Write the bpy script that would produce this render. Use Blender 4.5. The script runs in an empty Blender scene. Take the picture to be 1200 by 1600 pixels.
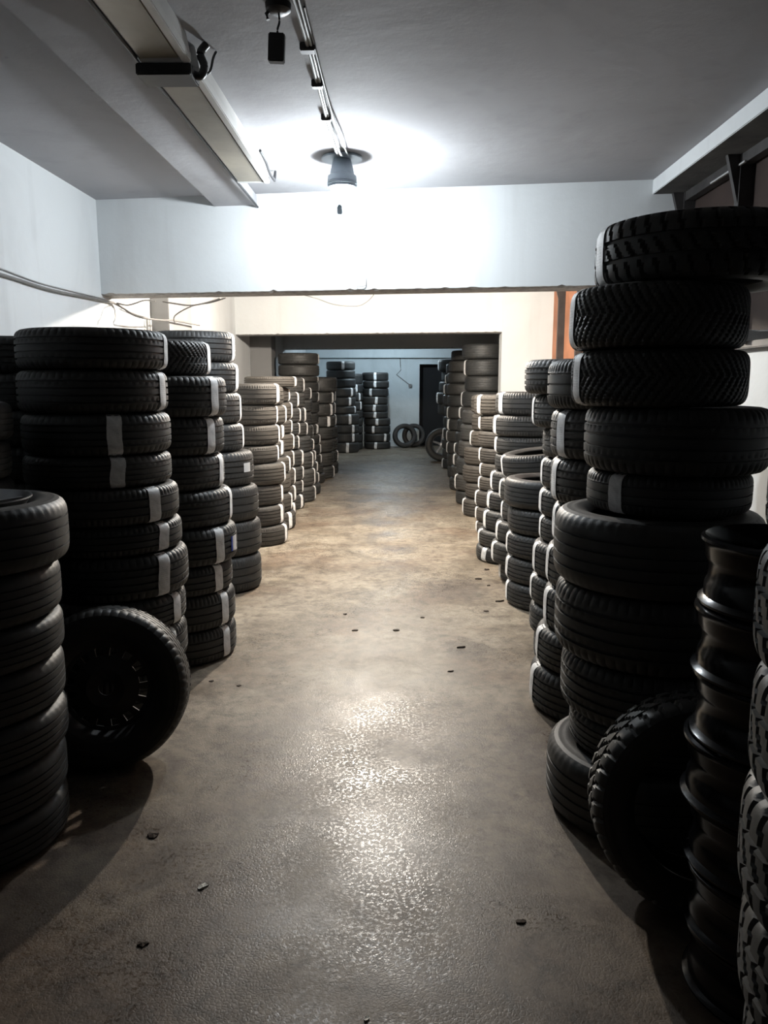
import bpy, bmesh, math, random
from mathutils import Vector, Matrix
import numpy as np
random.seed(7)
PI = math.pi
SC = bpy.context.scene
COL = SC.collection

# ------------------------------------------------------------------ camera
cam_d = bpy.data.cameras.new('camera'); cam = bpy.data.objects.new('camera', cam_d); COL.objects.link(cam)
cam_d.sensor_fit = 'VERTICAL'; cam_d.sensor_height = 36.0; cam_d.lens = 36.0*1200/1600
cam_d.clip_start = 0.05; cam_d.clip_end = 100
cam.location = (0, 0, 1.6)
cam.rotation_euler = (math.radians(90-9.462), 0, math.radians(1.177))
SC.camera = cam
# ------------------------------------------------------------------ world / exposure
w = bpy.data.worlds.new('world'); SC.world = w; w.use_nodes = True
w.node_tree.nodes['Background'].inputs[0].default_value = (0.6, 0.7, 0.8, 1)
w.node_tree.nodes['Background'].inputs[1].default_value = 0.0
SC.view_settings.view_transform = 'Standard'; SC.view_settings.look = 'None'
SC.view_settings.gamma = 1.0; SC.view_settings.exposure = 0.0
SC.view_settings.use_curve_mapping = False
# the three ceiling lamps of the place: position of the bulb, radiance, colour
LAMPS = [((-0.375, 5.20, 2.765), 1600, (0.88, 0.95, 1.0)),
         ((-0.300, 7.85, 2.70), 8400, (1.0, 0.90, 0.77)),
         ((-0.300, 18.2, 2.70), 1250, (0.72, 0.89, 1.0))]

# ------------------------------------------------------------------ materials
def mat(name):
    m = bpy.data.materials.new(name); m.use_nodes = True
    nt = m.node_tree; b = nt.nodes['Principled BSDF']
    return m, nt, b
def N(nt, t, **k):
    n = nt.nodes.new(t)
    for a, v in k.items(): setattr(n, a, v)
    return n
def ramp(nt, fac, stops):
    r = N(nt, 'ShaderNodeValToRGB'); nt.links.new(fac, r.inputs[0])
    e = r.color_ramp.elements
    while len(e) < len(stops): e.new(0.5)
    for i, (p, c) in enumerate(stops):
        e[i].position = p; e[i].color = (c[0], c[1], c[2], 1) if len(c) == 3 else c
    return r.outputs[0]
def noise(nt, vec, scale, detail=4, rough=0.55, dist=0.0):
    n = N(nt, 'ShaderNodeTexNoise'); n.inputs['Scale'].default_value = scale
    n.inputs['Detail'].default_value = detail; n.inputs['Roughness'].default_value = rough
    n.inputs['Distortion'].default_value = dist
    if vec is not None: nt.links.new(vec, n.inputs['Vector'])
    return n.outputs['Fac']
def mixc(nt, fac, a, b, mode='MIX'):
    m = N(nt, 'ShaderNodeMix', data_type='RGBA', blend_type=mode)
    for s, v in ((0, fac), (6, a), (7, b)):
        if isinstance(v, (int, float)): m.inputs[s].default_value = v
        elif isinstance(v, tuple): m.inputs[s].default_value = (v[0], v[1], v[2], 1)
        else: nt.links.new(v, m.inputs[s])
    return m.outputs[2]
def math_(nt, op, a, b=None, c=None):
    m = N(nt, 'ShaderNodeMath', operation=op)
    for i, v in enumerate((a, b, c)):
        if v is None: continue
        if isinstance(v, (int, float)): m.inputs[i].default_value = v
        else: nt.links.new(v, m.inputs[i])
    return m.outputs[0]
def bump(nt, b, h, strength, dist=0.01):
    n = N(nt, 'ShaderNodeBump'); n.inputs['Strength'].default_value = strength; n.inputs['Distance'].default_value = dist
    nt.links.new(h, n.inputs['Height']); nt.links.new(n.outputs[0], b.inputs['Normal'])
def objco(nt): return N(nt, 'ShaderNodeTexCoord').outputs['Object']

def make_simple(name, col, rough=0.6, metal=0.0, var=0.15, scale=6, spec=0.5, bmp=0.0, bscale=40):
    m, nt, b = mat(name); co = objco(nt)
    f = noise(nt, co, scale)
    dark = tuple(c*(1-var) for c in col); lite = tuple(min(1, c*(1+var)) for c in col)
    nt.links.new(ramp(nt, f, [(0.3, dark), (0.7, lite)]), b.inputs['Base Color'])
    b.inputs['Roughness'].default_value = rough; b.inputs['Metallic'].default_value = metal
    b.inputs['Specular IOR Level'].default_value = spec
    if bmp: bump(nt, b, noise(nt, co, bscale), bmp, 0.004)
    return m

def make_plaster(name, base, grime, amount):
    m, nt, b = mat(name); co = objco(nt)
    big = noise(nt, co, 0.9, 6, 0.6, 0.6); fine = noise(nt, co, 9, 5, 0.6)
    mp = N(nt, 'ShaderNodeMapping'); nt.links.new(co, mp.inputs[0]); mp.inputs['Scale'].default_value = (3.0, 3.0, 0.35)
    streak = noise(nt, mp.outputs[0], 1.3, 4, 0.6)
    f1 = ramp(nt, big, [(0.45, (0, 0, 0)), (0.75, (1, 1, 1))])
    f2 = ramp(nt, streak, [(0.55, (0, 0, 0)), (0.8, (1, 1, 1))])
    f = math_(nt, 'MULTIPLY', math_(nt, 'ADD', f1, f2), amount)
    c = mixc(nt, f, base, grime)
    spots = ramp(nt, noise(nt, co, 7, 2, 0.5), [(0.2, (0.55, 0.55, 0.55)), (0.25, (1, 1, 1))])
    c = mixc(nt, 0.5, c, spots, 'MULTIPLY')
    nt.links.new(c, b.inputs['Base Color']); b.inputs['Roughness'].default_value = 0.85
    b.inputs['Specular IOR Level'].default_value = 0.25
    bump(nt, b, math_(nt, 'ADD', fine, math_(nt, 'MULTIPLY', big, 2.0)), 0.25, 0.012)
    return m

def make_floor():
    m, nt, b = mat('worn_concrete_floor'); co = objco(nt)
    big = noise(nt, co, 0.55, 7, 0.62, 0.8)
    mid = noise(nt, co, 2.2, 6, 0.6, 0.5)
    fine = noise(nt, co, 90, 3, 0.6); grit = noise(nt, co, 240, 2, 0.5)
    c = ramp(nt, big, [(0.30, (0.15, 0.122, 0.094)), (0.48, (0.225, 0.188, 0.142)), (0.62, (0.255, 0.22, 0.172)), (0.8, (0.185, 0.172, 0.145))])
    patch = ramp(nt, mid, [(0.38, (0.42, 0.38, 0.34)), (0.54, (1, 1, 1))])
    c = mixc(nt, 0.55, c, patch, 'MULTIPLY')
    pale = ramp(nt, noise(nt, co, 4.5, 5, 0.65, 1.2), [(0.60, (0, 0, 0)), (0.70, (1, 1, 1))])
    c = mixc(nt, math_(nt, 'MULTIPLY', pale, 0.30), c, (0.29, 0.28, 0.25))
    red = ramp(nt, noise(nt, co, 1.4, 4, 0.6, 0.4), [(0.50, (0, 0, 0)), (0.66, (1, 1, 1))])
    c = mixc(nt, math_(nt, 'MULTIPLY', red, 0.55), c, (0.125, 0.078, 0.05))
    # light falloff painted over brown staining near the camera, with a broken outline
    sp = N(nt, 'ShaderNodeSeparateXYZ'); nt.links.new(co, sp.inputs[0])
    g = N(nt, 'ShaderNodeMapRange'); nt.links.new(math_(nt, 'ADD', sp.outputs[1], math_(nt, 'MULTIPLY', noise(nt, co, 1.1, 5, 0.65, 0.8), 3.0)), g.inputs[0])
    g.inputs[1].default_value = 3.2; g.inputs[2].default_value = 6.2; g.inputs[3].default_value = 0.80; g.inputs[4].default_value = 0.0
    c = mixc(nt, g.outputs[0], c, (0.064, 0.043, 0.030))
    # oil stains with their own outlines
    sep = N(nt, 'ShaderNodeSeparateXYZ'); nt.links.new(co, sep.inputs[0])
    wob = math_(nt, 'MULTIPLY_ADD', noise(nt, co, 9, 4, 0.6), 0.12, -0.06)
    tot = None
    for (x, y, rx, ry) in [(-0.84, 1.91, .05, .035), (0.14, 1.92, .05, .03), (0.75, 12.4, .35, .5), (-1.0, 14.5, .5, .9), (0.42, 4.5, .16, .2), (0.66, 3.2, .2, .3), (0.05, 2.45, .16, .1), (0.45, 5.9, .25, .35), (-0.5, 11.4, .3, .35)]:
        dx = math_(nt, 'MULTIPLY', math_(nt, 'SUBTRACT', sep.outputs[0], x), 1/rx)
        dy = math_(nt, 'MULTIPLY', math_(nt, 'SUBTRACT', sep.outputs[1], y), 1/ry)
        d = math_(nt, 'SQRT', math_(nt, 'ADD', math_(nt, 'MULTIPLY', dx, dx), math_(nt, 'MULTIPLY', dy, dy)))
        d = math_(nt, 'ADD', d, math_(nt, 'MULTIPLY', wob, 14.0))
        k = N(nt, 'ShaderNodeMapRange'); nt.links.new(d, k.inputs[0])
        k.inputs[1].default_value = 0.75; k.inputs[2].default_value = 1.15; k.inputs[3].default_value = 1; k.inputs[4].default_value = 0
        tot = k.outputs[0] if tot is None else math_(nt, 'MAXIMUM', tot, k.outputs[0])
    c = mixc(nt, math_(nt, 'MULTIPLY', tot, 0.55), c, (0.075, 0.06, 0.05))
    mot = ramp(nt, noise(nt, co, 14, 6, 0.7, 0.4), [(0.34, (0.50, 0.47, 0.44)), (0.50, (1, 1, 1)), (0.66, (1.3, 1.3, 1.27))])
    mot2 = ramp(nt, noise(nt, co, 5.5, 7, 0.72, 1.0), [(0.36, (0.55, 0.52, 0.50)), (0.50, (1, 1, 1)), (0.64, (1.22, 1.24, 1.22))])
    c = mixc(nt, 0.75, c, mot2, 'MULTIPLY')
    c = mixc(nt, 0.85, c, mot, 'MULTIPLY')
    wv = N(nt, 'ShaderNodeTexVoronoi', feature='DISTANCE_TO_EDGE'); wv.inputs['Scale'].default_value = 0.8
    ds = N(nt, 'ShaderNodeVectorMath', operation='ADD'); nt.links.new(co, ds.inputs[0])
    nz_ = N(nt, 'ShaderNodeTexNoise'); nz_.inputs['Scale'].default_value = 2.5; nz_.inputs['Detail'].default_value = 6; nt.links.new(co, nz_.inputs['Vector'])
    nt.links.new(nz_.outputs['Color'], ds.inputs[1]); nt.links.new(ds.outputs[0], wv.inputs['Vector'])
    crk = ramp(nt, wv.outputs['Distance'], [(0.0, (0.45, 0.43, 0.4)), (0.006, (1, 1, 1))])
    c = mixc(nt, 0.55, c, crk, 'MULTIPLY')
    specks = ramp(nt, noise(nt, co, 22, 3, 0.6), [(0.27, (0.35, 0.32, 0.3)), (0.33, (1, 1, 1))])
    c = mixc(nt, 0.6, c, specks, 'MULTIPLY')
    nt.links.new(c, b.inputs['Base Color'])
    r1 = ramp(nt, mid, [(0.3, (0.43, 0.43, 0.43)), (0.7, (0.62, 0.62, 0.62))])
    gl = math_(nt, 'MULTIPLY', ramp(nt, noise(nt, co, 75, 3, 0.6, 0.3), [(0.50, (0, 0, 0)), (0.58, (1, 1, 1))]), ramp(nt, noise(nt, co, 1.3, 5, 0.6, 0.5), [(0.42, (0.1, 0.1, 0.1)), (0.58, (0.9, 0.9, 0.9))]))
    r = mixc(nt, gl, r1, (0.24, 0.24, 0.24))
    nt.links.new(r, b.inputs['Roughness'])
    b.inputs['Specular IOR Level'].default_value = 0.40
    vo = N(nt, 'ShaderNodeTexVoronoi', feature='DISTANCE_TO_EDGE'); vo.inputs['Scale'].default_value = 85
    nt.links.new(co, vo.inputs['Vector'])
    cell = ramp(nt, vo.outputs['Distance'], [(0.0, (0, 0, 0)), (0.22, (1, 1, 1))])
    pm_ = ramp(nt, noise(nt, co, 1.7, 5, 0.6, 0.6), [(0.40, (0.15, 0.15, 0.15)), (0.58, (1, 1, 1))])
    h = math_(nt, 'ADD', math_(nt, 'MULTIPLY', fine, 0.9), math_(nt, 'MULTIPLY', grit, 0.6))
    h = math_(nt, 'ADD', h, math_(nt, 'MULTIPLY', math_(nt, 'MULTIPLY', cell, pm_), 0.9))
    bump(nt, b, h, 0.13, 0.004)
    return m

def make_rubber(name, a, bcol, rough):
    m, nt, b = mat(name); co = objco(nt)
    oi = N(nt, 'ShaderNodeObjectInfo')
    c = mixc(nt, oi.outputs['Random'], a, bcol)
    dust = ramp(nt, noise(nt, co, 7, 5, 0.65), [(0.45, (0, 0, 0)), (0.75, (1, 1, 1))])
    c = mixc(nt, math_(nt, 'MULTIPLY', dust, 0.5), c, (0.055, 0.049, 0.042))
    nt.links.new(c, b.inputs['Base Color']); b.inputs['Roughness'].default_value = rough
    b.inputs['Specular IOR Level'].default_value = 0.5
    bump(nt, b, noise(nt, co, 120, 2, 0.5), 0.15, 0.002)
    return m

def make_paper():
    m, nt, b = mat('printed_paper_strip'); uv = N(nt, 'ShaderNodeTexCoord').outputs['UV']
    sep = N(nt, 'ShaderNodeSeparateXYZ'); nt.links.new(uv, sep.inputs[0])
    co = objco(nt)
    crease = ramp(nt, noise(nt, co, 22, 4, 0.6, 0.8), [(0.35, (0.66, 0.66, 0.66)), (0.6, (0.86, 0.86, 0.86))])
    # faint lines of print across the middle of the strip
    lines = math_(nt, 'GREATER_THAN', math_(nt, 'SINE', math_(nt, 'MULTIPLY', sep.outputs[1], 130.0)), 0.25)
    gap = math_(nt, 'GREATER_THAN', noise(nt, co, 260, 1, 0.5), 0.5)
    ins = math_(nt, 'MULTIPLY', math_(nt, 'MULTIPLY', math_(nt, 'GREATER_THAN', sep.outputs[0], 0.15), math_(nt, 'LESS_THAN', sep.outputs[0], 0.8)),
                math_(nt, 'MULTIPLY', math_(nt, 'GREATER_THAN', sep.outputs[1], 0.30), math_(nt, 'LESS_THAN', sep.outputs[1], 0.72)))
    f = math_(nt, 'MULTIPLY', math_(nt, 'MULTIPLY', lines, gap), math_(nt, 'MULTIPLY', ins, 0.30))
    c = mixc(nt, f, crease, (0.12, 0.12, 0.13))
    nt.links.new(c, b.inputs['Base Color']); b.inputs['Roughness'].default_value = 0.6
    return m

def make_emit(name, col, s):
    m, nt, b = mat(name)
    b.inputs['Emission Color'].default_value = (*col, 1); b.inputs['Emission Strength'].default_value = s
    f = noise(nt, objco(nt), 5); nt.links.new(ramp(nt, f, [(0, (0.85, 0.85, 0.85)), (1, (0.95, 0.95, 0.95))]), b.inputs['Base Color'])
    return m

M = {}
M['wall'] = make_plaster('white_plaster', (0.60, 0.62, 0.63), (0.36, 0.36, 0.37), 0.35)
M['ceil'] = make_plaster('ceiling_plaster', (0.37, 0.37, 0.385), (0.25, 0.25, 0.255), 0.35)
M['beam'] = make_plaster('beam_plaster', (0.59, 0.61, 0.62), (0.40, 0.40, 0.40), 0.28)
M['back'] = make_plaster('back_wall_plaster', (0.50, 0.55, 0.57), (0.30, 0.33, 0.34), 0.5)
M['pil'] = make_plaster('shade_darkened_plaster', (0.22, 0.22, 0.22), (0.13, 0.13, 0.13), 0.4)  # the pilasters' shade is put into this darker plaster colour
M['conc'] = make_simple('raw_concrete_edge', (0.33, 0.32, 0.31), 0.95, 0, 0.3, 20, 0.2, 0.8, 60)
M['soffit'] = make_simple('dark_soffit_concrete', (0.10, 0.098, 0.096), 0.95, 0, 0.3, 5, 0.2, 0.5, 40)
M['floor'] = make_floor()
M['rub'] = make_rubber('charcoal_rubber', (0.026, 0.028, 0.029), (0.038, 0.0375, 0.036), 0.56)
M['rubs'] = make_rubber('sidewall_rubber', (0.014, 0.014, 0.015), (0.024, 0.023, 0.022), 0.6)
M['rubd'] = make_rubber('lamplit_brown_rubber', (0.034, 0.030, 0.026), (0.047, 0.041, 0.034), 0.75)  # warm lamplight put into the rubber's brown colour
M['paper'] = make_paper()
M['sticker'] = make_simple('white_sticker', (0.7, 0.7, 0.7), 0.5, 0, 0.05, 30)
M['blue'] = make_simple('blue_print', (0.03, 0.08, 0.45), 0.5, 0, 0.1, 30)
M['alloy'] = make_simple('silver_alloy', (0.30, 0.30, 0.31), 0.38, 0.85, 0.15, 8)
M['gloss'] = make_simple('black_gloss_steel', (0.007, 0.007, 0.008), 0.2, 0.0, 0.2, 8, 0.3)
M['steel'] = make_simple('dark_steel', (0.045, 0.042, 0.042), 0.55, 0.3, 0.3, 8)
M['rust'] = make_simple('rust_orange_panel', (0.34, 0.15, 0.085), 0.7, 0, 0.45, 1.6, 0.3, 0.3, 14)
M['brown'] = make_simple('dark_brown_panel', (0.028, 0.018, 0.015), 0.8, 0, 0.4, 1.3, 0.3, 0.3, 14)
M['cable'] = make_simple('grey_cable', (0.16, 0.155, 0.15), 0.55, 0, 0.15, 10)
M['cablew'] = make_simple('pale_cable', (0.38, 0.38, 0.38), 0.4, 0, 0.1, 10)
M['blackp'] = make_simple('black_plastic', (0.022, 0.022, 0.024), 0.5, 0, 0.2, 12)
M['lampg'] = make_simple('grey_lamp_enamel', (0.21, 0.25, 0.29), 0.45, 0.1, 0.15, 10)
M['tin'] = make_simple('painted_white_sheet', (0.46, 0.455, 0.44), 0.45, 0, 0.12, 3)
M['diff'] = make_simple('yellowed_diffuser', (0.19, 0.165, 0.125), 0.35, 0, 0.35, 3)
M['dark'] = make_simple('black_void_door', (0.006, 0.006, 0.007), 0.9, 0, 0.2, 4)
M['debris'] = make_simple('dark_leaf_scrap', (0.05, 0.035, 0.025), 0.9, 0, 0.3, 40)
M['debrisw'] = make_simple('pale_paper_scrap', (0.55, 0.54, 0.5), 0.8, 0, 0.1, 40)
M['bag'] = make_simple('pale_plastic_scrap', (0.6, 0.6, 0.6), 0.35, 0, 0.12, 20)

# ------------------------------------------------------------------ mesh helpers
class MB:
    def __init__(s): s.v = []; s.f = []; s.uv = None
    def add(s, vs, fs):
        o = len(s.v); s.v += [tuple(p) for p in vs]; s.f += [tuple(i+o for i in f) for f in fs]; return s
    def box(s, x0, y0, z0, x1, y1, z1):
        return s.add([(x0, y0, z0), (x1, y0, z0), (x1, y1, z0), (x0, y1, z0), (x0, y0, z1), (x1, y0, z1), (x1, y1, z1), (x0, y1, z1)],
                     [(0, 3, 2, 1), (4, 5, 6, 7), (0, 1, 5, 4), (1, 2, 6, 5), (2, 3, 7, 6), (3, 0, 4, 7)])
    def prism(s, poly, z0, z1):                      # poly in xy, counter-clockwise
        n = len(poly)
        return s.add([(x, y, z0) for x, y in poly]+[(x, y, z1) for x, y in poly],
                     [tuple(range(n-1, -1, -1)), tuple(range(n, 2*n))]+[(i, (i+1) % n, n+(i+1) % n, n+i) for i in range(n)])
    def lathe(s, prof, n, closed=False, a0=0.0):      # prof: (r, z) list
        k = len(prof); vs = []
        for i in range(n):
            a = a0+2*PI*i/n; c, sn = math.cos(a), math.sin(a)
            vs += [(r*c, r*sn, z) for r, z in prof]
        fs = []
        for i in range(n):
            j = (i+1) % n
            for q in range(k if closed else k-1):
                p = (q+1) % k
                fs.append((i*k+q, j*k+q, j*k+p, i*k+p))
        return s.add(vs, fs)
    def tube(s, pts, r, n=6):
        pts = [Vector(p) for p in pts]; o = len(s.v); m = len(pts)
        for i, p in enumerate(pts):
            t = (pts[min(i+1, m-1)]-pts[max(i-1, 0)]).normalized()
            u = t.cross(Vector((0, 0, 1)))
            if u.length < 1e-3: u = t.cross(Vector((1, 0, 0)))
            u.normalize(); v = t.cross(u)
            for q in range(n):
                a = 2*PI*q/n; s.v.append(tuple(p+u*r*math.cos(a)+v*r*math.sin(a)))
        for i in range(m-1):
            for q in range(n):
                p2 = (q+1) % n
                s.f.append((o+i*n+q, o+i*n+p2, o+(i+1)*n+p2, o+(i+1)*n+q))
        s.f.append(tuple(o+q for q in range(n))[::-1]); s.f.append(tuple(o+(m-1)*n+q for q in range(n)))
        return s
    def xf(s, mtx):
        s.v = [tuple(mtx @ Vector(p)) for p in s.v]; return s
    def mesh(s, name, material, smooth=None, bevel=0):
        me = bpy.data.meshes.new(name); me.from_pydata(s.v, [], s.f)
        if s.uv:
            l = me.uv_layers.new(name='UVMap')
            for lp in me.loops: l.data[lp.index].uv = s.uv[lp.vertex_index]
        bm = bmesh.new(); bm.from_mesh(me)
        bmesh.ops.recalc_face_normals(bm, faces=bm.faces)
        if bevel: bmesh.ops.bevel(bm, geom=list(bm.edges), offset=bevel, segments=2, affect='EDGES', clamp_overlap=True)
        bm.to_mesh(me); bm.free()
        me.materials.append(material)
        if smooth is not None:
            me.polygons.foreach_set('use_smooth', [True]*len(me.polygons))
            me.set_sharp_from_angle(angle=math.radians(smooth))
        me.update(); return me

def obj(name, me, parent=None):
    o = bpy.data.objects.new(name, me); COL.objects.link(o)
    if parent is not None: o.parent = parent
    return o
def thing(name, label, cat, group=None, loc=(0, 0, 0), rot=(0, 0, 0)):
    o = obj(name, None); o.empty_display_size = 0.1; o.location = loc; o.rotation_euler = rot
    return tag(o, label, cat, group)
def tag(o, label, cat, group=None):
    o['label'] = label; o['category'] = cat
    if group: o['group'] = group
    return o
def struct(name, me, label=None, parent=None):
    o = obj(name, me, parent); o['kind'] = 'structure'
    if label: o['label'] = label
    return o
def spline(pts, k=6):
    P = [Vector(p) for p in pts]; out = []
    for i in range(len(P)-1):
        a = P[max(i-1, 0)]; b = P[i]; c = P[i+1]; d = P[min(i+2, len(P)-1)]
        for q in range(k):
            t = q/k
            out.append(0.5*((2*b)+(c-a)*t+(2*a-5*b+4*c-d)*t*t+(3*b-a-3*c+d)*t**3))
    out.append(P[-1]); return out

# ------------------------------------------------------------------ the room
XL, XR, ZC, YB, YF = -2.40, 2.02, 3.03, 20.05, -3.5
struct('floor', MB().box(XL-.3, YF-.3, -0.2, XR+.5, YB+.3, 0).mesh('floor', M['floor']), 'worn beige concrete floor with stains and glossy patches')
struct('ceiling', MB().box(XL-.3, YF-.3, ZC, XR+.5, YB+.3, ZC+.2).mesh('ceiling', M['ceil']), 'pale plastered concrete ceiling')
wl = struct('wall_left', MB().box(XL-.25, YF, 0, XL, YB, ZC).mesh('wall_left', M['wall']), 'white plastered left wall with grey streaks')
# back wall with a dark doorway
DX0, DX1, DZ = 0.48, 1.36, 2.10
bw = MB().box(XL, YB, 0, DX0, YB+.25, ZC).box(DX1, YB, 0, XR+.3, YB+.25, ZC).box(DX0, YB, DZ, DX1, YB+.25, ZC)
wbk = struct('wall_back', bw.mesh('wall_back', M['back']), 'pale blue grey back wall with a dark doorway')
struct('door_1', MB().box(DX0, YB+.20, 0, DX1, YB+.24, DZ).mesh('doorway_dark', M['dark']), 'black open doorway in the back wall')  # black sheet standing in for the darkness past the open doorway
fr = MB().box(DX0-.03, YB-.03, 0, DX0+.02, YB+.02, DZ+.05).box(DX1-.02, YB-.03, 0, DX1+.03, YB+.02, DZ+.05).box(DX0+.02, YB-.03, DZ, DX1-.02, YB+.02, DZ+.05)
obj('door_frame', fr.mesh('door_frame', M['back']), bpy.data.objects['door_1'])
struct('trim_1', MB().box(XL, YB-.12, 2.26, XR, YB, ZC).mesh('trim_back', M['back']), 'pale beam along the top of the back wall')

# cross beams: front face from (XL, ya) to (XR, yb), a rough broken lower edge
def cross_beam(name, ya, yb, th, zb, label, x1=XR+.3, seed=1):
    rnd = random.Random(seed); b = MB(); n = 150; vs = []; fs = []
    for i in range(n+1):
        t = i/n; x = XL+(x1-XL)*t; y = ya+(yb-ya)*(x-XL)/(XR-XL)
        j = rnd.uniform(-1, 1)*.003 + (rnd.random() < .12)*rnd.uniform(.003, .014)
        vs += [(x, y, ZC), (x, y, zb+.01+abs(j)), (x, y+.025+abs(j), zb+rnd.uniform(-.002, .003)), (x, y+th-.02, zb), (x, y+th, zb+.01), (x, y+th, ZC)]
    for i in range(n):
        for q in range(6):
            p = (q+1) % 6; fs.append((i*6+q, (i+1)*6+q, (i+1)*6+p, i*6+p))
    fs.append(tuple(range(6))); fs.append(tuple(n*6+k for k in range(6))[::-1])
    b.add(vs, fs); me = b.mesh(name, M['beam'])
    me.materials.append(M['conc'])
    for p in me.polygons:
        if p.normal.z < -0.25: p.material_index = 1
    return struct(name, me, label)
def yb_(ya, s): return ya+s*(XR-XL)
B1 = (6.32, -0.125); B2 = (11.43, -0.14); B3 = (16.06, -0.15)
tb1 = cross_beam('trim_2', B1[0], yb_(*B1), .26, 2.30, 'wide white concrete cross beam behind the glowing lamp', seed=1)
tb2 = cross_beam('trim_3', B2[0], yb_(*B2), .28, 2.30, 'second white cross beam over the far opening', seed=2)
tb3 = cross_beam('trim_4', B3[0], yb_(*B3), .28, 2.30, 'third, shaded cross beam near the back', seed=3)
# pier under the second beam on the right, pilasters on the left wall
y2 = lambda x: B2[0]+B2[1]*(x-XL)
struct('trim_5', MB().prism([(1.405, y2(1.405)-.012), (XR+.2, y2(XR+.2)-.012), (XR+.2, y2(XR+.2)+.28), (1.405, y2(1.405)+.28)], 0, ZC).mesh('pier', M['beam']), 'bright white wall pier right of the far opening')
struct('trim_6', MB().box(XL, 7.55, 0, -2.225, 8.38, ZC).mesh('pilaster', M['pil'], bevel=.006), 'shade-darkened pilaster on the left wall past the first beam')
struct('trim_7', MB().box(XL, 12.5, 0, -2.06, 12.95, ZC).mesh('pilaster2', M['pil'], bevel=.006), 'shaded pilaster on the left wall past the second beam')
# ceiling beam along the left
struct('trim_8', MB().box(-1.44, YF, 2.95, -1.10, 6.32, ZC).mesh('rib', M['ceil'], bevel=.008), 'long white ceiling beam running beside the strip lights')
# right wall: masonry below a sill, rusty panels between steel posts above, beam under the ceiling
def edge_beam(y0, y1):
    me = MB().box(1.79, y0, 2.93, XR+.25, y1, ZC).mesh('edge_beam', M['wall'], bevel=.004); me.materials.append(M['soffit'])
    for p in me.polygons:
        if p.normal.z < -.5: p.material_index = 1  # downward faces get a darker concrete than the sides
    return me
wr = struct('wall_right', MB().box(XR, YF, 0, XR+.25, YB, 1.80).mesh('wall_right', M['wall']), 'right wall, white below a sill, rusty panels above')
sill = struct('trim_9', MB().box(XR-.06, YF, 1.80, XR+.25, YB, 1.84).mesh('sill', M['steel'], bevel=.005), 'dark ledge along the right wall')
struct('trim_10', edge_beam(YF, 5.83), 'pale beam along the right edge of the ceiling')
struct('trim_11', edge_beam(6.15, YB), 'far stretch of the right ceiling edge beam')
ys = [-3.5, -2.4, -1.3, -.2, .9, 2.0, 2.98, 3.92, 4.85, 5.76, 6.9, 7.95, 9.0, 10.04, 10.85]+[11.9+1.05*i for i in range(8)]
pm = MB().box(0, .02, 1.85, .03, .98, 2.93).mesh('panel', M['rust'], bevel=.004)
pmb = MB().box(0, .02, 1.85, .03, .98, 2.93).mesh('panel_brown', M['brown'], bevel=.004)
post = MB().box(-.045, -.03, 1.84, .045, .03, 2.93)
post.add([(-.12, -.018, 2.93), (.03, -.018, 2.93), (.03, -.018, 2.55), (-.03, -.018, 2.60), (-.12, .018, 2.93), (.03, .018, 2.93), (.03, .018, 2.55), (-.03, .018, 2.60)],
         [(0, 1, 2, 3), (7, 6, 5, 4), (0, 4, 5, 1), (1, 5, 6, 2), (2, 6, 7, 3), (3, 7, 4, 0)])
pom = post.mesh('window_post', M['steel'])
for i, y in enumerate(ys):
    nxt = ys[i+1] if i+1 < len(ys) else YB
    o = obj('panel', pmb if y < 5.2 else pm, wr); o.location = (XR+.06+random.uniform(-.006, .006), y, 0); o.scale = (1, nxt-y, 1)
    if nxt < YB-.2:
        q = obj('window_post', pom, wr); q.location = (XR+.02, nxt, 0)
rail = MB().box(XR-.02, YF, 2.87, XR+.04, YB, 2.93).mesh('top_rail', M['steel'])
obj('top_rail', rail, wr)
for i, (y0, y1) in enumerate(((3.2, 4.1), (4.75, 5.25))):
    obj('glazing_bar', MB().box(XR-.035, y0, 2.865, XR-.022, y1, 2.875).mesh('glazing_bar', M['cablew']), wr)

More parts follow.
